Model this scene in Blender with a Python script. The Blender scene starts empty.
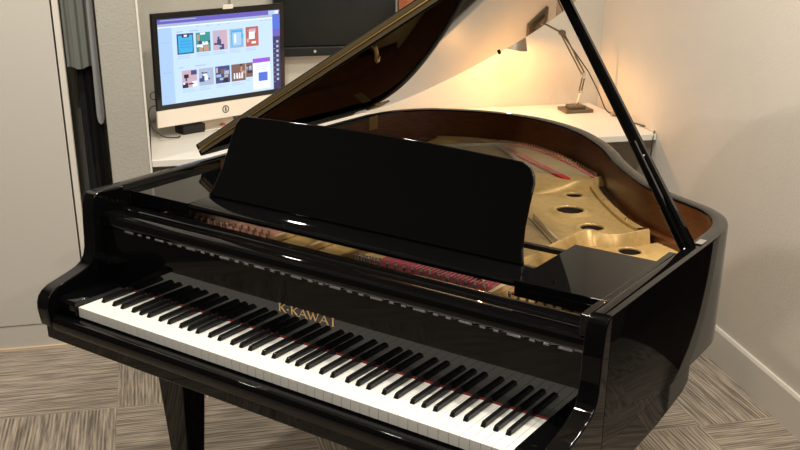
import bpy, math, random
from mathutils import Vector, Matrix
random.seed(7)
S = bpy.context.scene
COL = S.collection
H = 0.725                      # height of the white key tops above the floor; z below is measured from the key tops

# ------------------------------------------------------------------ camera
cam = bpy.data.objects.new('camera', bpy.data.cameras.new('camera'))
COL.objects.link(cam)
cam.data.sensor_width = 36
cam.data.lens = 1019.19 * 36 / 800
cam.data.shift_y = 75 / 800
cam.data.clip_start = .05
yaw, pitch, roll = .61334, .37937, .00247
f = Vector((-math.sin(yaw) * math.cos(pitch), math.cos(yaw) * math.cos(pitch), -math.sin(pitch)))
r = Vector((math.cos(yaw), math.sin(yaw), 0))
u = r.cross(f)
r, u = r * math.cos(roll) + u * math.sin(roll), u * math.cos(roll) - r * math.sin(roll)
M3 = Matrix((r, u, -f)).transposed()
cam.matrix_world = Matrix.Translation((1.98307, -1.44205, .94597 + H)) @ M3.to_4x4()
S.camera = cam

# ------------------------------------------------------------------ world, lights, exposure
S.view_settings.view_transform = 'Standard'
S.view_settings.look = 'None'
S.view_settings.exposure = 0.06
S.view_settings.gamma = 1
S.view_settings.use_curve_mapping = False
w = bpy.data.worlds.new('world'); S.world = w; w.use_nodes = True
w.node_tree.nodes['Background'].inputs[0].default_value = (.9, .93, 1, 1)
w.node_tree.nodes['Background'].inputs[1].default_value = .05

# room frame: s runs along the back wall, n runs away from the viewer, O is the front right corner of the counter
O = Vector((.408, 2.689, 0)); ES = Vector((.6613, .7501, 0)); EN = Vector((-.7501, .6613, 0)); EW = Vector((-.7105, .7037, 0))
def rf(s, n, z): return O + ES * s + EN * n + Vector((0, 0, z))
CEIL = 1.975
def area(name, p, size, power, col=(1, .93, .82)):
    l = bpy.data.lights.new(name, 'AREA'); l.shape = 'DISK'; l.size = size; l.energy = power; l.color = col
    o = bpy.data.objects.new(name, l); COL.objects.link(o); o.location = (p[0], p[1], p[2] + H)
    return o
DOWNLIGHTS = [(-.95, -.60), (-1.9, -.75), (-3.2, -.9), (-.62, -1.85), (-1.1, -2.0), (-2.5, -2.3), (-.6, -3.6), (-2.2, -3.6)]  # unseen ceiling lights, some added to brighten the right wall and floor
for a, b in DOWNLIGHTS:
    area('ceiling_lamp_light', rf(a, b, CEIL - .03), .10, {(-.95, -.60): 10, (-.62, -1.85): 17, (-1.1, -2.0): 26, (-.6, -3.6): 30}.get((a, b), 20))

# ------------------------------------------------------------------ materials
def mat(name, col, rough=.5, metal=0, coat=0, emit=None, es=1, spec=None):
    m = bpy.data.materials.new(name); m.use_nodes = True
    b = m.node_tree.nodes['Principled BSDF']
    b.inputs['Base Color'].default_value = (*col, 1)
    b.inputs['Roughness'].default_value = rough
    b.inputs['Metallic'].default_value = metal
    b.inputs['Coat Weight'].default_value = coat
    if spec is not None: b.inputs['Specular IOR Level'].default_value = spec
    if emit: b.inputs['Emission Color'].default_value = (*emit, 1); b.inputs['Emission Strength'].default_value = es
    return m
def nd(m, t, **k):
    n = m.node_tree.nodes.new(t)
    for a, v in k.items(): setattr(n, a, v)
    return n
def lk(m, a, b): m.node_tree.links.new(a, b)
def noisy(m, scale, c1, c2, bump=0, stretch=(1, 1, 1), detail=4, lo=.35, hi=.65, bscale=None, bdist=.002):
    b = m.node_tree.nodes['Principled BSDF']
    g = nd(m, 'ShaderNodeNewGeometry'); mp = nd(m, 'ShaderNodeMapping'); mp.inputs['Scale'].default_value = stretch
    lk(m, g.outputs['Position'], mp.inputs['Vector'])
    n = nd(m, 'ShaderNodeTexNoise'); n.inputs['Scale'].default_value = scale; n.inputs['Detail'].default_value = detail
    lk(m, mp.outputs[0], n.inputs['Vector'])
    cr = nd(m, 'ShaderNodeValToRGB'); cr.color_ramp.elements[0].position = lo; cr.color_ramp.elements[1].position = hi
    cr.color_ramp.elements[0].color = (*c1, 1); cr.color_ramp.elements[1].color = (*c2, 1)
    lk(m, n.outputs['Fac'], cr.inputs['Fac']); lk(m, cr.outputs[0], b.inputs['Base Color'])
    if bump:
        n2 = nd(m, 'ShaderNodeTexNoise'); n2.inputs['Scale'].default_value = bscale or scale; n2.inputs['Detail'].default_value = 3
        lk(m, g.outputs['Position'], n2.inputs['Vector'])
        bp = nd(m, 'ShaderNodeBump'); bp.inputs['Strength'].default_value = bump; bp.inputs['Distance'].default_value = bdist
        lk(m, n2.outputs['Fac'], bp.inputs['Height']); lk(m, bp.outputs[0], b.inputs['Normal'])
    return m
BLACK = mat('piano_black', (.0020, .0020, .0022), .03, spec=.34, coat=0); BLACK.node_tree.nodes['Principled BSDF'].inputs['Coat Roughness'].default_value = .02
SATIN = mat('satin_black', (.006, .006, .006), .35)
IVORY = mat('white_key', (.70, .69, .645), .22)
EBONY = mat('black_key', (.008, .008, .008), .16)
MAHOG = noisy(mat('inner_rim_wood', (.1, .03, .01), .35), 30, (.068, .019, .005), (.12, .038, .010), stretch=(1, 1, 9))
UNDER = noisy(mat('underside_wood', (.1, .03, .01), .5), 30, (.05, .02, .01), (.08, .03, .015))
GOLD = noisy(mat('gold_plate', (.6, .4, .15), .42, .30), 60, (.52, .34, .12), (.60, .40, .155), bump=.15, bscale=220, bdist=.0006)
SPRUCE = noisy(mat('soundboard_spruce', (.5, .33, .16), .4), 25, (.38, .22, .09), (.5, .31, .14), stretch=(8, 1, 1))
FELT = mat('red_felt', (.50, .025, .03), .95)
FELTNM = mat('name_felt_red', (.20, .012, .014), .95)
PINM = mat('pin_nickel', (.62, .60, .55), .25, .35)
FELTDK = mat('dark_red_felt', (.16, .012, .02), .95)
STRG = mat('dull_string', (.36, .34, .27), .4, .8)
STEEL = mat('string_steel', (.62, .60, .55), .28, 1)
COPPER = mat('string_copper', (.60, .28, .14), .35, 1)
BRASS = mat('brass', (.50, .36, .15), .38, .8)
DIMBRASS = mat('lid_edge_brass', (.20, .155, .085), .42, .5)
LETTER = mat('logo_gold', (.85, .55, .25), .3, .8)
KNUCK = mat('hinge_knuckle', (.30, .30, .30), .4, .8)
CHROME = mat('chrome', (.75, .75, .75), .12, 1)
WALL = noisy(mat('textured_wall', (.6, .57, .5), .75), 2.0, (.50, .48, .425), (.53, .51, .45), bump=.35, bscale=110, bdist=.004)
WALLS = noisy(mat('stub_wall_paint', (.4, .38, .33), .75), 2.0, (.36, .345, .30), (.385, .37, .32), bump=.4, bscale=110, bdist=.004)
WALLR = noisy(mat('right_wall_paint', (.6, .57, .5), .7), 2.0, (.63, .58, .505), (.65, .60, .525), bump=.25, bscale=120, bdist=.003)
DARKWALL = mat('dark_wall_paint', (.05, .05, .048), .8)
CEILM = mat('ceiling_paint', (.62, .60, .56), .9)
DOORM = mat('closet_door_paint', (.54, .51, .46), .55)
TRIMM = mat('trim_paint', (.66, .62, .55), .45)
COUNTER = mat('counter_laminate', (.72, .69, .62), .4)
CLOSET = mat('closet_inside', (.75, .76, .68), .8)
REDWOOD = noisy(mat('dark_red_wood', (.03, .008, .006), .4), 14, (.022, .006, .004), (.04, .012, .008), stretch=(1, 1, .15))

def carpet():
    m = mat('carpet_tile', (.3, .27, .23), .95)
    b = m.node_tree.nodes['Principled BSDF']
    g = nd(m, 'ShaderNodeNewGeometry')
    def dot(v, off):
        d = nd(m, 'ShaderNodeVectorMath', operation='DOT_PRODUCT'); lk(m, g.outputs['Position'], d.inputs[0]); d.inputs[1].default_value = v
        a = nd(m, 'ShaderNodeMath', operation='SUBTRACT'); lk(m, d.outputs['Value'], a.inputs[0]); a.inputs[1].default_value = off
        return a.outputs[0]
    def mt(op, a, c, d=None):
        n = nd(m, 'ShaderNodeMath', operation=op)
        for i, q in enumerate((a, c)):
            if q is None: continue
            if isinstance(q, (int, float)): n.inputs[i].default_value = q
            else: lk(m, q, n.inputs[i])
        return n.outputs[0]
    s = dot(ES, O.dot(ES)); n_ = dot(EN, O.dot(EN))
    ts = mt('DIVIDE', mt('ADD', s, 2.28), .64); tn = mt('DIVIDE', mt('ADD', n_, .60), .585)
    fs = mt('FLOOR', ts, None); fn = mt('FLOOR', tn, None)
    par = mt('MODULO', mt('ADD', mt('ADD', fs, fn), 100), 2)          # 0 / 1
    def streak(along, across, seed):
        c = nd(m, 'ShaderNodeCombineXYZ')
        lk(m, mt('MULTIPLY', along, 5.0), c.inputs[0]); lk(m, mt('MULTIPLY', across, 110), c.inputs[1])
        lk(m, mt('ADD', mt('MULTIPLY', mt('ADD', fs, mt('MULTIPLY', fn, 7.3)), 3.1), seed), c.inputs[2])
        n = nd(m, 'ShaderNodeTexNoise'); n.inputs['Scale'].default_value = 1; n.inputs['Detail'].default_value = 3; n.inputs['Roughness'].default_value = .65
        lk(m, c.outputs[0], n.inputs['Vector'])
        wv = mt('MULTIPLY', mt('SINE', mt('MULTIPLY', across, 2 * math.pi / .0118), None), .06)
        return mt('ADD', n.outputs['Fac'], wv)
    # parity 1 (upper left tile): streaks run along s
    a = streak(n_, s, 0); c = streak(s, n_, 5)
    mx = nd(m, 'ShaderNodeMix', data_type='FLOAT'); lk(m, par, mx.inputs[0]); lk(m, a, mx.inputs[2]); lk(m, c, mx.inputs[3])
    cr = nd(m, 'ShaderNodeValToRGB'); e = cr.color_ramp.elements
    e[0].position = .33; e[0].color = (.115, .094, .073, 1); e[1].position = .66; e[1].color = (.42, .35, .27, 1)
    k = cr.color_ramp.elements.new(.47); k.color = (.215, .18, .143, 1); k = cr.color_ramp.elements.new(.53); k.color = (.29, .243, .19, 1)
    lk(m, mx.outputs[0], cr.inputs['Fac']); lk(m, cr.outputs[0], b.inputs['Base Color'])
    n2 = nd(m, 'ShaderNodeTexNoise'); n2.inputs['Scale'].default_value = 420; lk(m, g.outputs['Position'], n2.inputs['Vector'])
    bp = nd(m, 'ShaderNodeBump'); bp.inputs['Strength'].default_value = .4; bp.inputs['Distance'].default_value = .003
    lk(m, n2.outputs['Fac'], bp.inputs['Height']); lk(m, bp.outputs[0], b.inputs['Normal'])
    return m
CARPET = carpet()

# ------------------------------------------------------------------ mesh helpers
class MB:
    def __init__(s): s.v = []; s.f = []; s.m = []
    def add(s, vs, fs, mi=0):
        b = len(s.v); s.v += [Vector(q) for q in vs]
        for q in fs: s.f.append([i + b for i in q]); s.m.append(mi)
        return s
    def box(s, x0, x1, y0, y1, z0, z1, mi=0, T=None):
        vs = [Vector((x, y, z)) for z in (z0, z1) for y in (y0, y1) for x in (x0, x1)]
        if T: vs = [T(q) for q in vs]
        return s.add(vs, [(0, 2, 3, 1), (4, 5, 7, 6), (0, 1, 5, 4), (2, 6, 7, 3), (0, 4, 6, 2), (1, 3, 7, 5)], mi)
    def prism(s, pts, fn, a, b, mi=0, caps=True):
        """pts: 2-D outline; fn(p, t) -> 3-D point"""
        n = len(pts); vs = [fn(q, a) for q in pts] + [fn(q, b) for q in pts]
        fs = [(i, (i + 1) % n, n + (i + 1) % n, n + i) for i in range(n)]
        if caps: fs += [tuple(range(n))[::-1], tuple(range(n, 2 * n))]
        return s.add(vs, fs, mi)
    def tube(s, pts, rad, k=8, mi=0, caps=True):
        pts = [Vector(q) for q in pts]; n = len(pts)
        rads = rad if isinstance(rad, (list, tuple)) else [rad] * n
        vs = []; up = None
        for i, q in enumerate(pts):
            d = (pts[min(i + 1, n - 1)] - pts[max(i - 1, 0)]).normalized()
            if up is None: up = Vector((0, 0, 1)) if abs(d.z) < .9 else Vector((1, 0, 0))
            a = (up - d * up.dot(d)).normalized(); up = a; b = d.cross(a)
            for j in range(k):
                t = 2 * math.pi * j / k; vs.append(q + (a * math.cos(t) + b * math.sin(t)) * rads[i])
        fs = [(i * k + j, i * k + (j + 1) % k, (i + 1) * k + (j + 1) % k, (i + 1) * k + j) for i in range(n - 1) for j in range(k)]
        if caps: fs += [tuple(range(k))[::-1], tuple(range((n - 1) * k, n * k))]
        return s.add(vs, fs, mi)
    def lathe(s, prof, c, k=32, mi=0, ax=None):
        """prof: (radius, height) along axis ax at c"""
        c = Vector(c); ax = (ax or Vector((0, 0, 1))).normalized()
        a = ax.orthogonal().normalized(); b = ax.cross(a); vs = []
        for rr, h in prof:
            for j in range(k):
                t = 2 * math.pi * j / k; vs.append(c + ax * h + (a * math.cos(t) + b * math.sin(t)) * rr)
        n = len(prof)
        fs = [(i * k + j, i * k + (j + 1) % k, (i + 1) * k + (j + 1) % k, (i + 1) * k + j) for i in range(n - 1) for j in range(k)]
        return s.add(vs, fs, mi)
    def build(s, name, mats, parent=None, bevel=0, smooth=False, seg=2, angle=35, loc=None):
        me = bpy.data.meshes.new(name)
        off = Vector((0, 0, 0))
        p = parent
        while p is not None: off += p.location; p = p.parent
        base = Vector(loc) + Vector((0, 0, H)) if loc is not None else off
        me.from_pydata([q + Vector((0, 0, H)) - base for q in s.v], [], s.f)
        for m in (mats if isinstance(mats, list) else [mats]): me.materials.append(m)
        me.polygons.foreach_set('material_index', s.m)
        o = bpy.data.objects.new(name, me); COL.objects.link(o)
        o.location = base - off; o.parent = parent
        import bmesh
        bm = bmesh.new(); bm.from_mesh(me); bmesh.ops.recalc_face_normals(bm, faces=bm.faces); bm.to_mesh(me); bm.free()
        if smooth or bevel: me.polygons.foreach_set('use_smooth', [True] * len(me.polygons))
        if bevel:
            md = o.modifiers.new('bevel', 'BEVEL'); md.width = bevel; md.segments = seg; md.limit_method = 'ANGLE'; md.angle_limit = math.radians(35)
            md.harden_normals = True
        elif smooth:
            md = o.modifiers.new('split', 'EDGE_SPLIT'); md.split_angle = math.radians(angle)
        me.update()
        return o
def tag(o, label=None, cat=None, group=None, kind=None):
    for k, v in (('label', label), ('category', cat), ('group', group), ('kind', kind)):
        if v: o[k] = v
    return o
def thing(name, p, label, cat, group=None):
    o = bpy.data.objects.new(name, None); COL.objects.link(o); o.empty_display_size = .1
    o.location = (p[0], p[1], p[2] + H)
    return tag(o, label, cat, group)
def struct(o): o['kind'] = 'structure'; return o
def catmull(P, n=8):
    out = []
    for i in range(len(P) - 1):
        p0 = Vector(P[max(i - 1, 0)]); p1 = Vector(P[i]); p2 = Vector(P[i + 1]); p3 = Vector(P[min(i + 2, len(P) - 1)])
        for k in range(n):
            t = k / n
            out.append(.5 * ((2 * p1) + (p2 - p0) * t + (2 * p0 - 5 * p1 + 4 * p2 - p3) * t * t + (3 * p1 - p0 - 3 * p2 + p3) * t ** 3))
    out.append(Vector(P[-1])); return out

# ------------------------------------------------------------------ room shell
FL = -H
def slab_rf(s0, s1, n0, n1, z0, z1, mb=None, mi=0):
    mb = mb or MB(); return mb.box(s0, s1, n0, n1, z0, z1, mi, T=lambda q: rf(q.x, q.y, q.z))
SL, NN = -4.4, -4.6                      # left and near limits of the room
struct(slab_rf(SL - .1, 2.4, NN - .1, .9, FL - .05, FL).build('floor', CARPET))
struct(slab_rf(SL - .1, 2.4, NN - .1, .9, CEIL, CEIL + .05).build('ceiling', CEILM))
struct(slab_rf(-2.10, .2, .715, .80, FL, CEIL).build('wall_back', WALL))
TW = lambda q: O + EW * q.x + Vector((.7037, .7105, 0)) * q.y + Vector((0, 0, q.z))
struct(MB().box(-1.70, 1.1, 0, .1, FL, CEIL, T=TW).build('wall_right', WALLR))
bb = MB().prism([(0, FL), (-.014, FL), (-.014, FL + .128), (-.009, FL + .138), (0, FL + .138)], lambda p, t: TW(Vector((t, p[0], p[1]))), -1.70, .98)
struct(bb.build('baseboard_right', TRIMM))
struct(slab_rf(SL - .1, SL, NN, .9, FL, CEIL).build('wall_left', DARKWALL))
struct(slab_rf(SL, 2.4, NN - .1, NN, FL, CEIL).build('wall_near', DARKWALL))
struct(slab_rf(.06, 2.3, -1.52, -1.42, FL, CEIL).build('wall_side', REDWOOD))
struct(slab_rf(2.3, 2.4, NN, -1.42, FL, CEIL).build('wall_far', DARKWALL))
# short textured stub wall between counter alcove and closet
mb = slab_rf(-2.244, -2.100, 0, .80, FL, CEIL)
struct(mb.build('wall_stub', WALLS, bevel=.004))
struct(slab_rf(-2.1015, -2.094, -.003, .006, FL, CEIL).build('trim_1', mat('corner_bead', (.74, .70, .62), .5)))
# closet: back and far side, sliding door with a plinth, and a jamb strip
mb = slab_rf(SL, -2.244, .70, .80, FL, CEIL)
mb = slab_rf(SL, SL + .05, .05, .70, FL, CEIL, mb)
struct(mb.build('wall_closet', CLOSET))
struct(slab_rf(-2.389, -2.368, -.012, .03, FL, CEIL).build('trim_2', TRIMM, bevel=.002))
d = slab_rf(SL, -2.395, -.012, .022, FL + .102, CEIL).build('door_1', DOORM, bevel=.0015); struct(d)
pl = slab_rf(SL, -2.395, -.009, .022, FL + .006, FL + .099); struct(pl.build('baseboard_left', DOORM, bevel=.0015))
struct(slab_rf(SL, -2.36, -.018, .03, FL, FL + .008).build('trim_3', mat('threshold_wood', (.62, .47, .32), .6)))

# ceiling downlights
GLOW = mat('lamp_glow', (1, .95, .85), .5, emit=(1, .93, .82), es=9)
for i, (a, b) in enumerate(DOWNLIGHTS):
    p = rf(a, b, CEIL)
    o = MB().lathe([(.075, 0), (.075, -.008), (.057, -.012), (.055, -.004), (.055, 0)], p, 32).build('ceiling_light', TRIMM, smooth=True, loc=p)
    tag(o, 'unseen round recessed ceiling downlight with a white rim above the piano room', 'light', 'recessed ceiling downlights')
    MB().lathe([(.055, -.005), (.001, -.005)], p, 32).build('diffuser', GLOW, parent=o)

# ------------------------------------------------------------------ counter and what stands on it
cn = thing('counter', rf(-1.05, .35, FL), 'long off-white counter along the back wall behind the piano', 'counter')
slab_rf(-2.093, -.001, 0, .713, -.026, 0).build('countertop', COUNTER, cn, bevel=.002)
slab_rf(-2.09, -.03, .69, .713, -.12, -.027).build('support_rail', COUNTER, cn)
slab_rf(-1.12, -1.09, .03, .69, FL, -.027).build('support_panel', COUNTER, cn)

# computer
ix, iy, iz, iyaw, itilt = -1.2038, 1.3648, .0512, 1.36413, -.03745
ir = Vector((math.cos(iyaw), math.sin(iyaw), 0)); ib = Vector((-math.sin(iyaw), math.cos(iyaw), 0))
iu = ib * math.sin(itilt) + Vector((0, 0, math.cos(itilt))); inn = ir.cross(iu)        # inn: towards the viewer
inn = inn if inn.dot(Vector((1, -1, 0))) > 0 else -inn
I0 = Vector((ix, iy, iz))
def imp(a, h, d): return I0 + ir * a + iu * h + inn * d
IW, IH, CH = .65, .455, .070
comp = thing('desktop_computer', imp(IW / 2, -.05, -.1), 'large all-in-one computer with a lit web page of picture tiles on its screen', 'computer')
mb = MB(); T = lambda q: imp(q.x, q.y, q.z)
mb.box(0, IW, CH, IH, -.012, 0, 0, T=T)
mb.build('bezel', mat('bezel_glass', (.006, .006, .007), .08), comp, bevel=.004)
ALU = mat('aluminium', (.86, .80, .70), .38, .1)
ch = MB().box(0, IW, 0, CH - .0005, -.012, 0, T=T).build('chin', ALU, comp, bevel=.003)
mb = MB().lathe([(.0165, .0004), (.0165, .0012), (.0125, .0012), (.0125, .0004)], imp(IW / 2 + .005, .037, 0), 28, ax=inn)
mb.box(-.0035, .0035, -.009, .005, .0004, .0012, T=lambda q: imp(IW / 2 + .005 + q.x, .037 + q.y, q.z))
mb.box(-.0035, .0035, .0065, .0095, .0004, .0012, T=lambda q: imp(IW / 2 + .005 + q.x, .037 + q.y, q.z))
mb.build('emblem', mat('emblem_grey', (.05, .05, .05), .4), ch)
mb = MB(); back = []
for k in range(9):
    t = k / 8; dd = -.012 - .035 * math.sin(t * math.pi / 2); ins = .20 * t ** 1.5
    back.append((ins, dd))
vs = []
for ins, dd in back: vs += [imp(ins, ins * .7, dd), imp(IW - ins, ins * .7, dd), imp(IW - ins, IH - ins * .7, dd), imp(ins, IH - ins * .7, dd)]
fs = [(4 * i + j, 4 * i + (j + 1) % 4, 4 * i + 4 + (j + 1) % 4, 4 * i + 4 + j) for i in range(8) for j in range(4)] + [(32, 33, 34, 35)]
mb.add(vs, fs); mb.build('back_shell', ALU, comp, smooth=True)
# stand foot rests on the counter
mb = MB().box(.235, .415, -.0506, -.046, -.17, -.02, T=lambda q: I0 + ir * q.x + Vector((0, 0, q.y)) + inn * q.z)
mb.prism([(-.02, -.048), (-.026, -.048), (-.075, .16), (-.065, .17)], lambda p, t: I0 + ir * t + Vector((0, 0, p[1])) + inn * (p[0] - .05), .235, .415)
mb.build('stand', ALU, comp, bevel=.002)
# the lit picture: bezel-inset quads in several colours
def em(name, c, s=1.0):
    m = mat(name, (0, 0, 0), .3, emit=c, es=s); return m
SC = [em('scr_page', (.54, .72, 1.0), 1.12), em('scr_purple', (.15, .12, .55)), em('scr_white', (.85, .92, 1), 1.1), em('scr_cyan', (.05, .48, .85)),
      em('scr_green', (.04, .32, .30)), em('scr_navy', (.05, .07, .22)), em('scr_pink', (.65, .45, .55)), em('scr_red', (.55, .14, .10)),
      em('scr_brown', (.22, .12, .10)), em('scr_blue', (.08, .18, .75)), em('scr_grey', (.42, .52, .72)), em('scr_violet', (.35, .10, .75)),
      em('scr_black', (.02, .02, .03)), em('scr_light', (.45, .65, .95)), em('scr_skin', (.60, .32, .24)), em('scr_desk', (.03, .03, .14))]
X0, X1, Y0, Y1 = .026, IW - .026, CH + .022, IH - .024
mb = MB()
def q4(u0, u1, v0, v1, mi, lay=1):
    d = .0004 + .00025 * lay
    a0, a1 = X0 + (X1 - X0) * u0, X0 + (X1 - X0) * u1; b0, b1 = Y1 - (Y1 - Y0) * v1, Y1 - (Y1 - Y0) * v0
    mb.add([imp(a0, b0, d), imp(a1, b0, d), imp(a1, b1, d), imp(a0, b1, d)], [(0, 1, 2, 3)], mi)
q4(0, .935, 0, 1, 0, 0); q4(.935, 1, 0, 1, 15, 0)
q4(0, 1, 0, .035, 1); q4(0, .935, .035, .085, 1); q4(0, .935, .055, .083, 10, 2); q4(0, .935, .087, .10, 2)
q4(.02, .30, .012, .022, 10, 3); q4(.90, .99, .006, .055, 13, 3); q4(.955, .985, .012, .045, 2, 4)
q4(.935, 1, .06, .24, 9); q4(.935, 1, .24, .33, 1)
for k in range(9): q4(.965, .985, .38 + k * .06, .41 + k * .06, 10, 2); q4(.94, .955, .42 + k * .06, .425 + k * .06, 10, 2)
q4(.0, .105, .10, 1, 13); q4(.02, .09, .27, .275, 10, 2); q4(.02, .09, .62, .627, 10, 2); q4(.02, .05, .90, .905, 10, 2)
for a in (.30, .38, .47, .55, .83, .87, .90): q4(a, a + .018, .112, .122, 10, 2)
q4(.14, .19, .155, .166, 10, 2); q4(.24, .31, .155, .166, 10, 2); q4(.14, .18, .575, .585, 10, 2); q4(.27, .36, .575, .585, 10, 2)
rng = random.Random(3)
def tile(u0, u1, v0, v1, base, blobs):
    q4(u0, u1, v0, v1, base, 2)
    for k in range(9):
        a = rng.uniform(u0, u1 - .03); b = rng.uniform(v0, v1 - .05)
        q4(a, min(u1, a + rng.uniform(.012, .05)), b, min(v1, b + rng.uniform(.015, .07)), rng.choice(blobs), 3 + k % 3)
    for k in range(2): q4(u0, u0 + (u1 - u0) * rng.uniform(.5, 1), v1 + .02 + k * .022, v1 + .026 + k * .022, 10, 2)
q4(.14, .27, .185, .425, 5, 2); q4(.15, .262, .205, .41, 3, 3); q4(.18, .235, .195, .23, 12, 4); q4(.195, .22, .20, .222, 2, 5)
for k in range(3): q4(.165, .247, .27 + k * .035, .277 + k * .035, 9, 4)
for k in range(2): q4(.14, .24, .445 + k * .022, .451 + k * .022, 10, 2)
tile(.29, .405, .19, .42, 4, [4, 4, 12, 14, 2, 5]); tile(.425, .545, .185, .42, 6, [5, 2, 5, 10, 6]); tile(.563, .68, .185, .42, 10, [3, 13, 2, 5, 13])
q4(.575, .67, .20, .40, 3, 9); q4(.585, .66, .23, .39, 13, 10); q4(.60, .615, .25, .36, 2, 11)
tile(.70, .81, .18, .42, 7, [14, 2, 6, 7, 8]); q4(.725, .775, .24, .33, 2, 9)
tile(.165, .283, .62, .83, 6, [2, 5, 6, 12, 2]); tile(.300, .418, .62, .83, 10, [5, 2, 6, 12, 10]); tile(.435, .555, .62, .83, 5, [8, 6, 1, 10, 12])
tile(.568, .688, .62, .83, 8, [8, 14, 12, 8]); tile(.692, .752, .62, .80, 8, [12, 10, 8, 5]); 
for k in range(4): q4(.585 + k * .022, .597 + k * .022, .73, .80, 2, 9)
q4(.752, .905, .58, .97, 2, 6); q4(.752, .905, .58, .635, 11, 7); q4(.80, .88, .76, .87, 9, 7)
for k in range(3): q4(.78, .88, .67 + k * .022, .675 + k * .022, 10, 7)
mb.build('screen', SC, comp)
MB().box(.335, .385, IH - .004, IH + .014, -.004, .003, T=T).build('webcam_cover', mat('white_plastic', (.8, .78, .72), .4), comp, bevel=.001)
# small things by the computer
p = Vector((-1.225, 1.560, 0))
o = MB().box(-.055, .055, -.035, .035, .0002, .038, T=lambda q: p + ir * q.x + inn * q.y + Vector((0, 0, q.z))).build('power_box', SATIN, bevel=.004, loc=p)
tag(o, 'small black box lying on the counter just under the computer', 'box')
p = Vector((-1.19, 1.72, .009))
tag(MB().lathe([(.0005, -.0085), (.008, -.006), (.0115, 0), (.008, .006), (.0005, .0085)], p, 20).build('rubber_ball', mat('pink_rubber', (.55, .10, .12), .6), smooth=True, loc=p),
    'tiny reddish pink ball on the counter below the computer emblem', 'ball')
CORD = mat('cord_rubber', (.03, .03, .03), .5)
def cord(name, pts, rad, label, m=CORD, n=8, group=None):
    P = catmull(pts, n)
    return tag(MB().tube(P, rad, 8).build(name, m, smooth=True, angle=80, loc=P[0]), label, 'cord', group)
bl = imp(0, 0, -.03)
cord('computer_cord', [imp(.03, .09, -.02), imp(-.015, .085, -.02), imp(-.03, .05, -.015), imp(-.02, .0, 0), imp(.02, -.035, .012), imp(.07, -.043, .02), imp(.10, -.046, .0)], .0028,
     'thin dark cord looping around the lower left corner of the computer')
cord('usb_cord', [imp(.02, .15, -.015), imp(-.012, .145, -.012), imp(-.02, .13, -.01), imp(-.006, .118, -.012), imp(.02, .12, -.015)], .002,
     'short dark cord loop sticking out left of the computer screen')
cord('thin_cable', [rf(-1.717, .708, 1.2), rf(-1.717, .708, .8), rf(-1.712, .708, .4), rf(-1.715, .708, .12)], .004,
     'grey vertical cord running down the wall above the computer', mat('grey_cord', (.25, .25, .23), .6))

# wall display right of the computer
disp = thing('wall_display', rf(-1.2, .70, .30), 'large dark blank display on the wall between the computer and the raised lid', 'display')
slab_rf(-1.53, -.985, .655, .712, .318, .92).build('panel', mat('display_dark', (.012, .013, .011), .25), disp, bevel=.006)
mb = slab_rf(-1.53, -.99, .645, .712, .276, .316)
mb.build('bottom_bar', mat('bar_black', (.008, .008, .008), .35), disp, bevel=.003)
MB().lathe([(.0001, .004), (.006, .003), (.006, 0)], rf(-1.356, .645, .297), 14, ax=-EN).build('indicator_light', mat('indicator', (.5, .5, .45), .3), disp)
fr = thing('wooden_frame', rf(-.86, .70, .30), 'reddish brown wooden frame on the wall beyond the raised lid edge', 'frame')
WF = mat('frame_wood', (.30, .09, .035), .4)
mb = slab_rf(-.965, -.93, .69, .713, .30, .80); slab_rf(-.80, -.765, .69, .713, .30, .80, mb); slab_rf(-.93, -.80, .69, .713, .765, .80, mb); slab_rf(-.93, -.80, .69, .713, .30, .335, mb)
mb.build('moulding', WF, fr, bevel=.003)
slab_rf(-.93, -.80, .70, .713, .335, .765).build('picture_panel', mat('brown_panel', (.33, .11, .045), .5), fr)

# ------------------------------------------------------------------ desk lamp
LB = rf(-.15, .535, 0)
lamp = thing('desk_lamp', LB, 'small bronze jointed desk lamp with a lit shade on the counter by the corner', 'lamp')
BRZ = mat('bronze_metal', (.16, .13, .09), .35, .7)
LT = lambda q: LB + ES * q.x + EN * q.y + Vector((0, 0, q.z))
MB().box(-.068, .068, -.055, .055, .0002, .016, T=LT).build('base', BRZ, lamp, bevel=.002)
MB().box(-.038, .038, -.032, .032, .0165, .030, T=LT).build('base_block', BRZ, lamp, bevel=.002)
def lp(s, n, z): return rf(s, n, z)
J0 = lp(-.15, .52, .032); J1 = lp(-.147, .50, .095); J2 = lp(-.133, .50, .172); J3 = lp(-.253, .50, .365); J4 = lp(-.345, .495, .410)
MB().tube([J0, J1], .006, 12).lathe([(.001, -.012), (.010, -.01), (.010, .01), (.001, .012)], J1, 16, ax=EN).build('post', CHROME, lamp, smooth=True)
def arm2(a, b, name, off=.007):
    mb = MB(); d = (b - a).normalized(); sd = d.cross(EN).normalized()
    for k in (-1, 1): mb.tube([a + sd * off * k, b + sd * off * k], .0038, 8)
    mb.tube([a + d * .02 - sd * off, a + (b - a) * .45 + EN * -.008], .0022, 6)
    return mb.build(name, BRZ, lamp, smooth=True)
arm2(J1, J2, 'lower_arm', .006); arm2(J2, J3, 'upper_arm')
MB().tube([J3, J4], .0045, 8).build('shade_arm', BRZ, lamp, smooth=True)
for j, rr in ((J2, .015), (J3, .014)):
    MB().lathe([(.001, -.014), (rr, -.012), (rr, .012), (.001, .014)], j, 20, ax=EN).build('joint', CHROME if j is J2 else BRZ, lamp, smooth=True)
HD = (ES * -.16 + Vector((0, 0, -1)) + EN * .05).normalized()              # the way the shade opens
HC = lp(-.462, .49, .427)
sh = MB().lathe([(.001, 0), (.020, .002), (.027, .018), (.030, .045), (.046, .075), (.062, .125), (.0605, .125), (.044, .076), (.028, .047), (.018, .01), (.001, .008)], HC, 40, ax=HD)
sh.build('lamp_shade', mat('shade_metal', (.26, .22, .16), .4, .4), lamp, smooth=True, angle=50)
BP = HC + HD * .080
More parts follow.
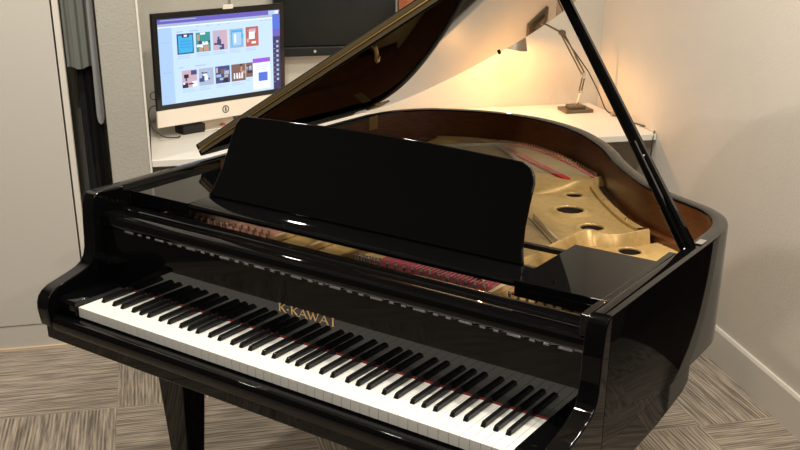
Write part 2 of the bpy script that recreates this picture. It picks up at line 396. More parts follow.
MB().lathe([(.001, -.022), (.010, -.018), (.012, -.006), (.016, .006), (.012, .018), (.001, .024)], BP, 20, ax=HD).build('bulb', mat('bulb_glow', (1, .8, .5), .5, emit=(1, .72, .38), es=15), lamp, smooth=True)
l = bpy.data.lights.new('bulb_light', 'POINT'); l.energy = 8.5; l.color = (1, .47, .135); l.shadow_soft_size = .012
lo = bpy.data.objects.new('bulb_light', l); COL.objects.link(lo); lo.location = BP + HD * .046 + Vector((0, 0, H))
cp = [J3 + EN * .01, J2 + Vector((.01, 0, .03)), J2 + ES * .03 + Vector((0, 0, .0)), lp(-.07, .47, .10), lp(-.045, .44, .03), Vector((.06, 2.97, .006)), Vector((.106, 2.934, .006)), Vector((.20, 2.84, .006)), Vector((.30, 2.79, .006)), Vector((.37, 2.745, .006)), Vector((.393, 2.693, .004)), Vector((.397, 2.676, -.02)), Vector((.395, 2.672, -.12)), Vector((.39, 2.675, -.3))]
MB().tube(catmull(cp, 8), .0028, 8).build('cord', CORD, lamp, smooth=True, angle=80)
MB().lathe([(.001, -.02), (.011, -.018), (.013, 0), (.011, .018), (.001, .02)], Vector((.106, 2.934, .0125)), 16, ax=ES).build('cord_switch', mat('switch_grey', (.35, .27, .18), .5), lamp, smooth=True)

# ------------------------------------------------------------------ closet content
gm = mat('grey_cloth', (.17, .175, .16), .9)
def drape(s0, s1, n, z0, z1, amp, m, name, label, ph=0, thick=.03):
    a = []; k = 26
    for i in range(k + 1):
        t = i / k; a.append((s0 + (s1 - s0) * t, n + amp * math.sin(t * 17 + ph) + amp * .5 * math.sin(t * 31 + ph * 2)))
    pts = a + [(q[0], q[1] + thick) for q in a[::-1]]
    mb = MB(); rows = 8; n_ = len(pts); vs = []
    for j in range(rows + 1):
        z = z0 + (z1 - z0) * j / rows; sc = 1
        cs = (s0 + s1) / 2
        vs += [rf(cs + (q[0] - cs) * sc, q[1], z + .006 * math.sin(q[0] * 90 + j)) for q in pts]
    fs = [(j * n_ + i, j * n_ + (i + 1) % n_, (j + 1) * n_ + (i + 1) % n_, (j + 1) * n_ + i) for j in range(rows) for i in range(n_)] + [tuple(range(n_))[::-1], tuple(range(rows * n_, rows * n_ + n_))]
    mb.add(vs, fs); c = rf((s0 + s1) / 2, n, z0)
    return tag(mb.build(name, m, smooth=True, angle=60, loc=c), label, 'clothing')
drape(-2.366, -2.266, .075, .345, .9, .005, gm, 'grey_garment', 'grey garment hanging at the top of the narrow closet gap', 0, .012)
drape(-2.338, -2.262, .125, -.60, .40, .006, mat('black_cloth', (.010, .010, .011), .9), 'black_garment', 'long black garment hanging in the closet gap below the grey one', 2, .03)
mb = MB().prism([(-.012, .9), (.006, .9), (.008, .36), (.010, .17), (.004, .145), (-.006, .135), (-.016, .145), (-.020, .17), (-.018, .33)], lambda p, t: rf(-2.259 + p[0], t, p[1]), .045, .055)
tag(mb.build('hanging_strap', mat('pale_grey_cloth', (.24, .24, .24), .8), bevel=.003, loc=rf(-2.263, .05, .135)), 'pale grey rounded strap hanging beside the textured stub wall', 'strap')

# ------------------------------------------------------------------ grand piano
PN = thing('grand_piano', (.61, .75, FL), 'glossy black baby grand piano with raised lid and open keyboard', 'piano')
ZT = .2465
RIMC = [(1.327, .151), (1.327, .45), (1.327, .70), (1.320, .79), (1.292, .86), (1.246, .912), (1.19, .948), (1.125, .985), (1.055, 1.033), (.985, 1.105),
        (.893, 1.215), (.79, 1.355), (.70, 1.452), (.61, 1.532), (.506, 1.592), (.40, 1.630), (.30, 1.640), (.20, 1.632), (.115, 1.607), (.032, 1.567), (-.028, 1.518), (-.072, 1.45), (-.100, 1.36), (-.107, 1.26), (-.107, .80), (-.107, .40), (-.107, .151)]
RC = [Vector((q.x, q.y)) for q in catmull([(a, b, 0) for a, b in RIMC], 6)]
def offset(P, d):
    out = []
    for i in range(len(P)):
        a = P[max(i - 1, 0)]; b = P[min(i + 1, len(P) - 1)]; t = (b - a).normalized()
        out.append(P[i] + Vector((-t.y, t.x)) * d)       # runs right -> back -> left, so the left normal points inwards
    return out
THK = .036
prof = [(0, -.030, 0), (0, ZT - .004, 0), (.0015, ZT - .001, 0), (.005, ZT, 0), (THK - .004, ZT, 0), (THK - .001, ZT - .001, 0), (THK, ZT - .005, 1), (THK, -.030, 1)]
mb = MB(); rings = [(offset(RC, d), z) for d, z, _ in prof]; n = len(RC)
vs = [(q.x, q.y, z) for ring, z in rings for q in ring]
for j in range(len(prof)):
    j2 = (j + 1) % len(prof); mi = 1 if j in (6,) else 0
    mb.f += [[j * n + i, j * n + i + 1, j2 * n + i + 1, j2 * n + i] for i in range(n - 1)]; mb.m += [mi if RC[i].y > .53 and RC[i + 1].y > .53 else 0 for i in range(n - 1)]
mb.v = [Vector(q) for q in vs]
mb.f += [[j * n for j in range(len(prof))], [j * n + n - 1 for j in range(len(prof))]]; mb.m += [0, 0]
rim = mb.build('rim', [BLACK, MAHOG], PN, smooth=True, angle=28)
# belly under the strings
INN = offset(RC, THK + .001)
inner = [(q.x, max(q.y, .222)) for q in INN]
flat = lambda p, t: Vector((p[0], p[1], t))
MB().prism(inner, flat, .045, .055).build('soundboard', SPRUCE, PN)
MB().prism(inner, flat, -.025, -.012).build('bottom_board', UNDER, PN)

# arms beside the keys
ARM = [(.23, ZT - .0008), (.150, ZT - .0008), (.139, ZT - .004), (.131, ZT - .014), (.126, .215), (.121, .17), (.119, .13), (.117, .105), (.111, .085), (.100, .071), (.083, .061), (.055, .053), (.025, .046), (-.005, .039), (-.024, .030),
       (-.036, .018), (-.042, .003), (-.043, -.015), (-.040, -.04), (-.036, -.058), (-.030, -.060), (.23, -.060)]
for x0, x1 in ((-.1065, -.0655), (1.2855, 1.3265)):
    MB().prism(ARM, lambda p, t: Vector((t, p[0], p[1])), x0, x1).build('arm', BLACK, PN, bevel=.0035, seg=3)
for x0, x1 in ((-.0650, -.0015), (1.2235, 1.2850)):
    MB().prism([(-.008, -.03), (-.010, .004), (-.005, .011), (.003, .014), (.12, .016), (.1495, .016), (.1495, -.03)], lambda p, t: Vector((t, p[0], p[1])), x0, x1).build('key_block', BLACK, PN, bevel=.001)
MB().prism([(-.0225, -.098), (-.019, -.101), (.30, -.112), (.45, -.105), (.585, -.086), (.618, -.070), (.618, -.0305), (-.0225, -.0305)], lambda p, t: Vector((t, p[0], p[1])), -.1063, 1.3263).build('keybed', BLACK, PN, bevel=.002)
MB().prism([(-.034, -.060), (-.035, -.036), (-.031, -.029), (-.024, -.027), (-.013, -.029), (-.012, -.0304), (-.0228, -.0304), (-.0228, -.066), (-.030, -.066)], lambda p, t: Vector((t, p[0], p[1])), -.0650, 1.2850).build('key_slip', BLACK, PN, bevel=.0012)

# keys
WW = .0235
for i in range(52):
    x = i * WW; m = MB().box(x + .0005, x + WW - .0005, 0, .151, -.026, 0)
    m.build('white_key', IVORY, PN, bevel=.0009)
blacks = [.0275]
for o_ in range(7):
    for d in (.020, .0505, .090, .1175, .145): blacks.append(.047 + .1645 * o_ + d)
def black_bm():
    hb, ht = .0058, .0046
    vs = [(-hb, .0525, .0002), (hb, .0525, .0002), (hb, .1512, .0002), (-hb, .1512, .0002),
          (-ht, .0585, .0108), (ht, .0585, .0108), (ht, .1512, .0122), (-ht, .1512, .0122)]
    return MB().add(vs, [(0, 3, 2, 1), (4, 5, 6, 7), (0, 1, 5, 4), (1, 2, 6, 5), (2, 3, 7, 6), (3, 0, 4, 7)])
bk = black_bm()
bk.v = [q + Vector((blacks[0], 0, 0)) for q in bk.v]
b0 = bk.build('black_key', EBONY, PN, bevel=.0012, seg=2, loc=(blacks[0], 0, 0))
for x in blacks[1:]:
    c = b0.copy(); COL.objects.link(c); c.location.x = b0.location.x + x - blacks[0]
MB().box(-.003, 1.268, .1513, .1545, -.002, .0035).build('name_felt', FELTNM, PN)

# fallboard
FBP = [(.1550, .0036), (.1525, .0045), (.1520, .158), (.1505, .160), (.1490, .166), (.1485, .178), (.1505, .186), (.156, .191), (.166, .193), (.198, .191), (.204, .188), (.207, .184), (.212, .184), (.216, .189), (.224, .192), (.247, .191), (.254, .188), (.257, .180), (.257, .160), (.216, .1615), (.200, .03), (.17, .0036)]
fb = MB().prism(FBP, lambda p, t: Vector((t, p[0], p[1])), -.0640, 1.2840).build('fallboard', BLACK, PN, smooth=True, angle=24)
mb = MB(); x = .02; pat = [.030, .012, .012]
k = 0
while x < 1.255:
    L = pat[k % 3]; mb.box(x, x + L, .1484, .1515, .1565, .1610); x += L + .0185; k += 1
mb.build('hinge', KNUCK, fb, bevel=.0006)
# lettering in strokes on the fallboard face
def glyph(mb, ch, x, z, h, w, k=1.0):
    th, tn = .0031, .0014
    def st(a, b, wd):
        a = Vector(a); b = Vector(b); d = (b - a).normalized(); q = Vector((-d.y, d.x)) * wd / 2
        P = [a - q, b - q, b + q, a + q]
        mb.prism([(x + p.x * w, z + p.y * h) if False else (x + p.x, z + p.y) for p in P], lambda p, t: Vector((p[0], t, p[1])), .1512, .1522)
    def S(a, b, wd): st((a[0] * w, a[1] * h), (b[0] * w, b[1] * h), wd)
    def serif(cx, cz, hw=.0032): mb.box(x + cx * w - hw, x + cx * w + hw, .1512, .1522, z + cz * h - .0006, z + cz * h + .0006)
    if ch == 'K': S((.18, 0), (.18, 1), th); S((.22, .42), (.85, 1), tn); S((.38, .55), (.92, 0), th); serif(.18, 0); serif(.18, 1); serif(.85, 1, .0026); serif(.93, 0, .0028)
    if ch == 'A': S((.06, 0), (.5, 1), tn); S((.5, 1), (.92, 0), th); S((.24, .34), (.76, .34), tn); serif(.06, 0, .0026); serif(.92, 0)
    if ch == 'W': S((.05, 1), (.30, 0), th); S((.30, 0), (.5, .9), tn); S((.5, .9), (.72, 0), th); S((.72, 0), (.96, 1), tn); serif(.05, 1); serif(.5, .97, .0022); serif(.96, 1, .0026)
    if ch == 'I': S((.5, 0), (.5, 1), th); serif(.5, 0); serif(.5, 1)
    if ch == '.': mb.box(x, x + .0034, .1512, .1522, z + .006, z + .0094)
mb = MB(); hh = .0185
for ch_, x, w_ in (('K', .524, .022), ('.', .5505, 0), ('K', .560, .022), ('A', .584, .025), ('W', .609, .033), ('A', .645, .025), ('I', .676, .012)):
    glyph(mb, ch_, x, .0655, hh, w_)
mb.build('lettering', LETTER, fb)

# pin block, plate, felts, strings
IN2 = offset(RC, THK + .024)
def inside(poly, x, y):
    c = False; j = len(poly) - 1
    for i in range(len(poly)):
        xi, yi = poly[i][0], poly[i][1]; xj, yj = poly[j][0], poly[j][1]
        if (yi > y) != (yj > y) and x < (xj - xi) * (y - yi) / (yj - yi) + xi: c = not c
        j = i
    return c
inpoly = [(q.x, q.y) for q in IN2]
def sd(line, x, y):
    """signed distance to an open polyline; positive on its left side when walking along it"""
    best = 9; sg = 1
    for (ax, ay), (bx, by) in zip(line[:-1], line[1:]):
        dx, dy = bx - ax, by - ay; L = dx * dx + dy * dy
        t = max(0, min(1, ((x - ax) * dx + (y - ay) * dy) / L)); qx, qy = ax + dx * t, ay + dy * t
        d = math.hypot(x - qx, y - qy)
        if d < best - 1e-6: best = d; sg = 1 if dx * (y - ay) - dy * (x - ax) > 0 else -1
    return best * sg
def sm(a, b, t):
    t = max(0, min(1, (t - a) / (b - a))); return t * t * (3 - 2 * t)
RIBC = [(.90, .40), (.935, .52), (.944, .60), (.946, .68), (.951, .765), (.957, .812), (.966, .826), (.980, .827), (1.008, .820), (1.030, .822), (1.050, .843), (1.068, .882), (1.088, .915)]
RIBB = [(.92, .40), (.952, .52), (.960, .60), (.962, .685), (.969, .745), (.978, .785), (.987, .80), (.998, .806), (1.020, .805), (1.042, .812), (1.062, .833), (1.080, .868), (1.100, .903)]
RIBA = [(.885, .405), (.92, .53), (.928, .605), (.932, .68), (.937, .77), (.943, .820), (.956, .837), (.978, .839), (1.004, .832), (1.022, .834), (1.040, .855), (1.056, .89), (1.075, .925)]
CRC = [(.10, 1.47), (.30, 1.37), (.50, 1.265), (.575, 1.222), (.608, 1.207), (.640, 1.228), (.682, 1.219), (.721, 1.214), (.744, 1.223), (.763, 1.258), (.775, 1.31)]
CRB = [(.06, 1.39), (.26, 1.285), (.46, 1.175), (.545, 1.12), (.590, 1.085), (.625, 1.090), (.665, 1.092), (.700, 1.140), (.730, 1.185), (.765, 1.235), (.800, 1.285)]
CRT = [(.105, 1.485), (.305, 1.385), (.505, 1.28), (.58, 1.238), (.610, 1.226), (.640, 1.245), (.684, 1.237), (.720, 1.233), (.735, 1.240), (.748, 1.27), (.755, 1.32)]
HOLES = [(.770, 1.142, .024, .024), (.830, .995, .038, .030), (.943, .893, .031, .024), (1.086, .806, .029, .022)]
ZA, ZB, ZC = .145, .133, .160
def bumps(x, y):
    z = 0
    for i, (hx, hy, ra, rb) in enumerate(HOLES):
        q = math.hypot(x - hx, y - hy) / (ra + .012)
        z += (.008 if i == 1 else .005) * math.exp(-((q - .8) / .26) ** 2)
    return z
def hz(x, y):
    a = sd(RIBA, x, y)
    if sd(RIBB, x, y) < 0: return ZB + bumps(x, y)
    if sd(CRT, x, y) > 0: return ZC
    return ZA + bumps(x, y)
def ok(x, y):
    if not inside(inpoly, x, y) or y < .47: return False
    if sd(RIBA, x, y) < 0 and sd(RIBB, x, y) > 0: return False           # under the rib
    if sd(CRB, x, y) > 0 and sd(CRT, x, y) < 0: return False             # under the slope
    if sd(CRT, x, y) < 0 and x < .45: return False
    return not any(math.hypot(x - hx, y - hy) < ra for hx, hy, ra, rb in HOLES)
mb = MB(); st = .005; idx = {}
nx, ny = int(1.45 / st), int(1.3 / st)
for j in range(ny):
    for i in range(nx):
        cx, cy = -.1 + (i + .5) * st, .45 + (j + .5) * st
        if not ok(cx, cy): continue
        z0 = hz(cx, cy); kind = round(z0 * 0 + (0 if sd(RIBB, cx, cy) < 0 else 2 if sd(CRT, cx, cy) > 0 else 1))
        q = []
        for a, b in ((i, j), (i + 1, j), (i + 1, j + 1), (i, j + 1)):
            key = (a, b, kind)
            if key not in idx:
                x, y = -.1 + a * st, .45 + b * st; idx[key] = len(mb.v)
                mb.v.append(Vector((x, y, (ZB, ZA, ZC)[kind] + (bumps(x, y) if kind < 2 else 0))))
            q.append(idx[key])
        mb.f.append(q); mb.m.append(0)
plate = mb.build('cast_iron_plate', GOLD, PN, smooth=True, angle=70)
sl = plate.modifiers.new('thick', 'SOLIDIFY'); sl.thickness = .006; sl.offset = -1
def loft(rows, name, n=6):
    """rows: list of (polyline, z)"""
    mb = MB(); L_ = []
    for P, z in rows: L_.append([Vector((q.x, q.y, z)) for q in catmull([(a, b, 0) for a, b in P], n)])
    k = len(L_[0])
    for r_ in L_: mb.v += r_
    for j in range(len(L_) - 1):
        for i in range(k - 1): mb.f.append([j * k + i, j * k + i + 1, (j + 1) * k + i + 1, (j + 1) * k + i]); mb.m.append(0)
    return mb.build(name, GOLD, plate, smooth=True, angle=50)
def lerp(P, Q, t): return [(a[0] * (1 - t) + b[0] * t, a[1] * (1 - t) + b[1] * t) for a, b in zip(P, Q)]
loft([(RIBB, ZB - .004), (lerp(RIBB, RIBC, .25), ZB + .004), (lerp(RIBB, RIBC, .8), .164), (RIBC, .166), (lerp(RIBC, RIBA, .35), .165), (lerp(RIBC, RIBA, 1.25), ZA - .003)], 'plate_rib')
loft([(lerp(CRB, CRC, -.06), ZA - .002), (CRB, ZA + .001), (lerp(CRB, CRC, .5), .158), (lerp(CRB, CRC, .93), .168), (CRC, .169), (lerp(CRC, CRT, .5), .166), (lerp(CRC, CRT, 1.1), ZC - .003)], 'plate_step')
for i, (hx, hy, ra, rb) in enumerate(HOLES):
    zz = (ZB if i == 3 else ZA) + (.0062 if i == 1 else .0035)
    MB().tube([Vector((hx + (ra + .002) * math.cos(t * math.pi / 20), hy + (ra + .002) * math.sin(t * math.pi / 20), zz - .0025)) for t in range(41)], .0040, 10, caps=False).build('hole_rim', GOLD, plate, smooth=True, angle=80)
    MB().lathe([(ra - .001, -.004), (ra - .001, -.06)], Vector((hx, hy, zz)), 40).build('hole_shade', mat('hole_shadow_dark', (.03, .018, .010), .9) if i == 0 else bpy.data.materials['hole_shadow_dark'], plate, smooth=True)  # dark sleeve added, its colour stands for the shade inside the hole
# brown ledge inside the rim that carries the plate
k0 = [i for i, q in enumerate(RC) if q.y > .56]; La = offset(RC, THK + .0005)[k0[0]:k0[-1] + 1]; Lb = offset(RC, THK + .0265)[k0[0]:k0[-1] + 1]
mb = MB(); k = len(La)
for P_, z in ((La, .056), (La, .1475), (Lb, .1475), (Lb, .056)): mb.v += [Vector((q.x, q.y, z)) for q in P_]
for j in range(3): mb.f += [[j * k + i, j * k + i + 1, (j + 1) * k + i + 1, (j + 1) * k + i] for i in range(k - 1)]; mb.m += [0] * (k - 1)
mb.build('rim_ledge', MAHOG, PN, smooth=True, angle=40)
# flange along the rim with bolts
fl = []
for q, q2 in zip(offset(RC, THK + .024), offset(RC, THK + .044)): fl.append((q, q2))
fl = [a for a in fl if a[0].x > .74 and .955 < a[0].y < 1.30]
mb = MB(); k = len(fl)
mb.v = [Vector((a.x, a.y, z)) for z in (.146, .153) for a, b in fl] + [Vector((b.x, b.y, z)) for z in (.146, .153) for a, b in fl]
for i in range(k - 1): mb.f += [[k + i, k + i + 1, 3 * k + i + 1, 3 * k + i], [2 * k + i, 2 * k + i + 1, 3 * k + i + 1, 3 * k + i]]; mb.m += [0, 0]
mb.build('flange', GOLD, plate, smooth=True)
for i in range(4, k, 9):
    p = (fl[i][0] + fl[i][1]) / 2
    MB().lathe([(.0055, 0), (.0055, .003), (.004, .005), (.0005, .0055)], Vector((p.x, p.y, .153)), 14).build('bolt', BRASS, plate, smooth=True)

# pin block strip in front
PBG = mat('pin_block_shaded_gold', (.30, .19, .06), .4, .35)  # plate gold made darker, the shade on the pin block put into its colour
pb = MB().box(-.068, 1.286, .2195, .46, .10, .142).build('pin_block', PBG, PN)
CUC = mat('copper_cloth', (.30, .12, .07), .8)
MB().box(-.067, .325, .260, .45, .1421, .1450).build('pin_cloth', CUC, pb)
MB().box(.640, .955, .300, .455, .1421, .1450).build('pin_cloth', FELTDK, pb)
MB().box(.998, 1.20, .372, .455, .1421, .1450).build('pin_cloth', FELTNM, pb)
PALE = mat('pale_gold', (.80, .62, .36), .35, .4)
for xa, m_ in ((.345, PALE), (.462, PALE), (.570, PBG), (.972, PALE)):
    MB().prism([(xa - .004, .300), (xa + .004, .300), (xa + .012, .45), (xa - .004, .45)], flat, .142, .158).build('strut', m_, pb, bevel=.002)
pin = MB().lathe([(.0030, -.003), (.0030, .010), (.0026, .012), (.0003, .0125)], Vector((.2, .3, .1450)), 8)
p0 = pin.build('tuning_pin', PINM, pb, smooth=True, angle=50, loc=(.2, .3, .1450))
spots = []
for i in range(13): spots += [(.652 + i * .0235, .366), (.660 + i * .0235, .352), (.6655 + i * .0235, .345)]
for i in range(12): spots += [(.05 + i * .023, .370), (.060 + i * .023, .352)]
for i in range(9): spots += [(1.004 + i * .021, .356), (1.012 + i * .021, .345)]
for i in range(7): spots += [(.590 + i * .0085, .350), (.592 + i * .0085, .364)]
spots = spots[:100]
p0.location = Vector((spots[0][0], spots[0][1], .1450 + H)) - PN.location - pb.location
for x, y in spots[1:]:
    c = p0.copy(); COL.objects.link(c); c.location = Vector((x, y, .1450 + H)) - PN.location - pb.location
# pressure bar: dark steel row crossing to the plate
def xyz(P, z): return [Vector((a, b, z)) for a, b in P]
MB().tube([Vector((.775, .865, .150)), Vector((.935, .700, .150))], .0022, 8).build('treble_bar', mat('dark_steel', (.12, .11, .10), .35, .8), PN, smooth=True)
mb = MB()
for i in range(22):
    t = i / 21; c = Vector((.785 + .16 * t, .872 - .165 * t, .146))
    mb.lathe([(.0025, 0), (.0025, .016), (.0004, .018)], c, 6)
tag(mb.build('treble_hitch_pins', STEEL, PN, smooth=True), kind='stuff')
# felt strips and hitch pins on the far plate, z about .168
zc = .161
def strip(P, w, m, name, z=zc, h=.004):
    P = [Vector(q) for q in P]; Q = offset(P, w / 2); R_ = offset(P, -w / 2)
    pts = [(q.x, q.y) for q in Q] + [(q.x, q.y) for q in R_[::-1]]
    return MB().prism(pts, flat, z, z + h).build(name, m, PN)
HP = [(q.x, q.y) for q in catmull([(.30, 1.518, 0), (.343, 1.530, 0), (.431, 1.523, 0), (.538, 1.472, 0), (.668, 1.380, 0), (.763, 1.300, 0)], 5)]
strip(HP, .012, FELT, 'hitch_felt', .1605)
strip([(.309, 1.492), (.367, 1.462), (.53, 1.355), (.700, 1.238)], .020, FELT, 'understring_felt', .1605, .006)
strip([(.18, 1.47), (.25, 1.50), (.31, 1.49), (.42, 1.40), (.55, 1.262)], .016, mat('bridge_wood', (.30, .22, .14), .4), 'bass_bridge', .1605, .009)
hp = offset([Vector(q) for q in HP], .012)
hpin = MB().lathe([(.0022, 0), (.0022, .013), (.0004, .014)], Vector((0, 0, 0)), 6)
h0 = None
L = len(HP)
for i in range(46):
    t = .5 + (L - 2) * i / 45; a = int(t); fr_ = t - a; a = min(a, L - 2)
    x = HP[a][0] * (1 - fr_) + HP[a + 1][0] * fr_; y = HP[a][1] * (1 - fr_) + HP[a + 1][1] * fr_ + .008
    if h0 is None:
        hpin.v = [q + Vector((x, y, zc)) for q in hpin.v]; h0 = hpin.build('hitch_pin', STEEL, PN, smooth=True, loc=(x, y, zc)); continue
    c = h0.copy(); COL.objects.link(c); c.location = Vector((x, y, zc + H)) - PN.location
# strings: tenor run straight back to the far hitch pins, treble end at the diagonal bar
ks = 0
for i in range(40):
    t = .5 + (L - 2) * i / 39; a = min(int(t), L - 2); fr_ = t - a
    x = HP[a][0] * (1 - fr_) + HP[a + 1][0] * fr_; y = HP[a][1] * (1 - fr_) + HP[a + 1][1] * fr_
    k_ = i / 39; bx, by = .12 + .06 * k_, 1.20 - .20 * k_
    MB().tube([Vector((.05 + .27 * k_, .36, .158)), Vector((bx, by, .190)), Vector((x, y, .1670))], .0007, 5).build('string', STRG, PN, smooth=True, angle=80)
for i in range(20):
    t = i / 19; x = .775 + .16 * t; y = .865 - .165 * t
    MB().tube([Vector((x - .02 + .05 * t, .35, .158)), Vector((x - .015 + .04 * t, .44, .1575)), Vector((x, y, .1545))], .0006, 5).build('string', STEEL, PN, smooth=True, angle=80)

# music shelf with side pads, music desk
SH = [(.252, .2135), (.247, .217), (.246, .223), (.250, .228), (.258, .2305), (.335, .2305), (.345, .229), (.345, .2135)]
ms = MB().prism(SH, lambda p, t: Vector((t, p[0], p[1])), .1505, 1.0725).build('music_shelf', BLACK, PN, smooth=True, angle=30)
for x0, x1 in ((-.066, .150), (1.073, 1.262)):
    MB().box(x0, x1, .2470, .520, .2165, .2305).build('side_pad', BLACK, ms, bevel=.0015)
    MB().box(x0, x1, .2475, .2545, .1955, .2160).build('apron', BLACK, ms, bevel=.0015)
MB().prism([(1.2635, .201), (1.2635, .232), (1.267, .237), (1.282, .237), (1.2885, .232), (1.2885, .201)], lambda p, t: Vector((p[0], t, p[1])), .235, .575).build('side_rail', BLACK, ms, bevel=.002)
MB().box(1.2635, 1.2850, .150, .2345, .1935, .236).build('side_rail', BLACK, ms, bevel=.002)
for a in (.90, .151): MB().box(a, a + .17, .478, .492, .213, .224).build('slide_rail', SATIN, ms, bevel=.001)
kk = .342
DP = [(.140, 0), (.154, .024), (.172, .075), (.185, .150), (.193, .180), (.204, .194), (.226, .200), (.36, .204), (.48, .207), (.612, .208), (.744, .207), (.86, .204), (1.000, .199), (1.018, .192), (1.029, .178), (1.034, .160), (1.032, .120), (1.032, .075), (1.037, .03), (1.046, 0)]
DN = Vector((0, 1, -kk)).normalized()
def dpt(p, t): return Vector((p[0], .326 + kk * p[1], .2325 + p[1])) + DN * t
md_ = MB().prism(DP, dpt, 0, .014).build('music_desk', BLACK, PN, bevel=.003, seg=3)
mb = MB()
for x in (.35, .85): mb.tube([Vector((x, .40, .40)), Vector((x, .49, .226))], .005, 8)
mb.build('desk_prop', BRASS, PN, smooth=True)

# lid: main part open on the spine hinge, front flap folded back over it
TH = math.radians(30.3); HX, HZ = -.107, .2545
LOUT = [(1.345, .545), (1.345, .70), (1.338, .80), (1.310, .875), (1.262, .930), (1.205, .966), (1.140, 1.003), (1.070, 1.051), (1.001, 1.122), (.909, 1.231), (.806, 1.371), (.714, 1.470), (.62, 1.552), (.512, 1.613), (.40, 1.652), (.30, 1.662), (.195, 1.654), (.105, 1.628), (.018, 1.586), (-.045, 1.532), (-.085, 1.46), (-.107, 1.37)]
LO = catmull([(a, b, 0) for a, b in LOUT], 5)
lidpts = [(q.x, q.y) for q in LO] + [(-.107, 1.0), (-.107, .545)]
cT, sT = math.cos(TH), math.sin(TH)
def lidf(p, t):
    rr = p[0] - HX; return Vector((HX + rr * cT - t * sT, p[1], HZ + rr * sT + t * cT))
LT_ = .0165
lid = MB().prism(lidpts, lidf, 0, LT_).build('lid', BLACK, PN, bevel=.003, seg=2)
flap = MB().prism([(-.107, .545), (1.345, .545), (1.345, .905), (1.325, .925), (-.087, .925), (-.107, .905)], lidf, LT_ + .0025, 2 * LT_ + .0025).build('lid_flap', BLACK, lid, bevel=.003, seg=2)
mb = MB()
mb.prism([(-.095, .5435), (1.335, .5435), (1.335, .5452), (-.095, .5452)], lidf, .005, LT_ - .002)
mb.prism([(-.095, .5435), (1.335, .5435), (1.335, .5452), (-.095, .5452)], lidf, LT_ + .005, 2 * LT_ - .001)
mb.build('edge_strip', DIMBRASS, lid)
MB().tube([lidf((-.10, .5425), LT_ + .001), lidf((1.34, .5425), LT_ + .001)], .0022, 8).build('flap_hinge', mat('hinge_brass', (.65, .40, .14), .3, .9), lid)
for y in (.72, 1.29):
    MB().box(HX + THK, HX + THK + .003, y, y + .08, .200, ZT - .001).build('hinge_leaf', BRASS, rim, bevel=.001)
    MB().prism([(HX + .030, y), (HX + .075, y), (HX + .075, y + .08), (HX + .030, y + .08)], lidf, -.003, -.0002).build('hinge_leaf', BRASS, lid)
MB().tube([(HX + THK + .004, .715, ZT + .004), (HX + THK + .004, .775, ZT + .004)], .0045, 10).build('hinge_barrel', CHROME, rim, smooth=True)
for r_, y in ((.378, 1.648), (.84, 1.36)):
    a = lidf((HX + r_, y), 0); MB().lathe([(.006, 0), (.006, .006), (.003, .008), (.0004, .0085)], a, 14, ax=Vector((sT, 0, -cT))).build('bumper', SATIN, lid, smooth=True)
# hook for the stick under the lid
P = catmull([lidf((HX + .70, .56), -.002), lidf((HX + .69, .57), -.014), lidf((HX + .66, .60), -.02), lidf((HX + .63, .64), -.018), lidf((HX + .61, .68), -.003)], 6)
MB().tube(P, .005, 8).build('stick_hook', BRASS, lid, smooth=True)
MB().prism([(HX + 1.07, .70), (HX + 1.14, .70), (HX + 1.14, .80), (HX + 1.07, .80)], lidf, -.006, -.0003).build('prop_cup', BRASS, lid)
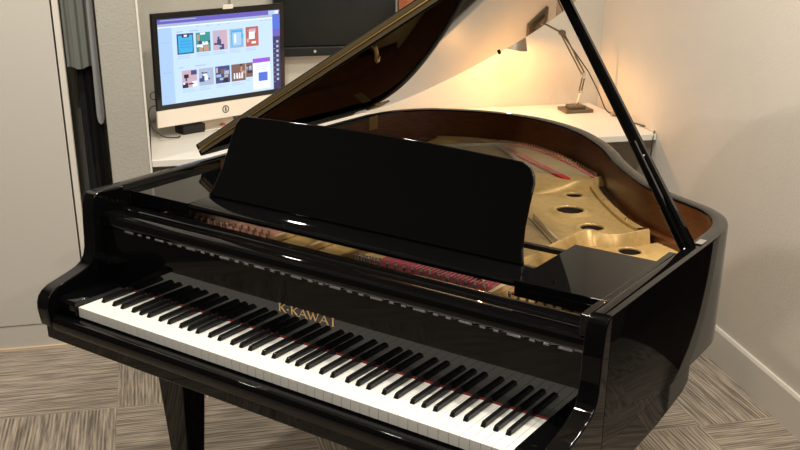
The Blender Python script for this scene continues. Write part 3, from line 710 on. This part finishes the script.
# lid prop
def stick(a, b, w, d, name, cut=1.0):
    a = Vector(a); b = Vector(b); dr = (b - a).normalized(); side = dr.cross(Vector((0, 1, 0))).normalized(); fw = dr.cross(side)
    Lh = (b - a).length * cut; n_ = 8; mb = MB()
    prf = [(-w, -d * .6), (-w * .6, -d), (w * .6, -d), (w, -d * .6), (w, d * .6), (w * .6, d), (-w * .6, d), (-w, d * .6)]
    vs = []
    for t in (0, .04, .93, 1.0):
        k = .8 if t in (0, 1.0) else 1 - .25 * t
        vs += [a + dr * Lh * t + side * p[0] * k + fw * p[1] * k for p in prf]
    fs = [(i * 8 + j, i * 8 + (j + 1) % 8, (i + 1) * 8 + (j + 1) % 8, (i + 1) * 8 + j) for i in range(3) for j in range(8)] + [tuple(range(8))[::-1], tuple(range(24, 32))]
    mb.add(vs, fs); return mb.build(name, BLACK, PN, smooth=True, angle=30)
top = lidf((HX + 1.10, .75), -.008)
stick((1.310, .597, .232), top, .0145, .010, 'lid_prop')
stick((1.292, .597, .2375), Vector((1.148, .61, .452)), .0085, .008, 'short_prop')
MB().box(1.302, 1.318, .625, .660, ZT - .002, ZT + .003).build('prop_plate', CHROME, rim, bevel=.001)

# legs and pedals
def leg(x0, x1, y0, y1, z0):
    t = thing_leg = None
    cx, cy = (x0 + x1) / 2, (y0 + y1) / 2; mb = MB(); vs = []
    for z, k in ((z0, 1), (z0 - .12, .93), (-.66, .50), (-.675, .50)):
        for a, b in ((x0, y0), (x1, y0), (x1, y1), (x0, y1)): vs.append((cx + (a - cx) * k, cy + (b - cy) * k, z))
    fs = [(i * 4 + j, i * 4 + (j + 1) % 4, i * 4 + 4 + (j + 1) % 4, i * 4 + 4 + j) for i in range(3) for j in range(4)] + [(0, 1, 2, 3), (12, 13, 14, 15)]
    o = mb.add(vs, fs).build('leg', BLACK, PN, bevel=.004)
    MB().tube([(cx, cy, -.676), (cx, cy, -.70)], .012, 12).lathe([(.001, -.012), (.022, -.010), (.024, 0), (.022, .010), (.001, .012)], Vector((cx, cy, -.7005)), 20, ax=Vector((1, 0, 0))).build('caster', BRASS, o, smooth=True)
leg(.015, .120, .205, .300, -.1125); leg(1.105, 1.210, .205, .300, -.1125); leg(.30, .41, 1.28, 1.38, -.031)
mb = MB()
for x in (.56, .66): mb.tube([(x, .50, -.103), (x, .50, -.60)], [.018, .012], 12)
mb.box(.50, .72, .45, .55, -.655, -.60)
ly = mb.build('pedal_lyre', BLACK, PN, smooth=True)
for x in (.545, .61, .675):
    MB().box(x - .012, x + .012, .36, .46, -.645, -.630).build('pedal', BRASS, ly, bevel=.004)
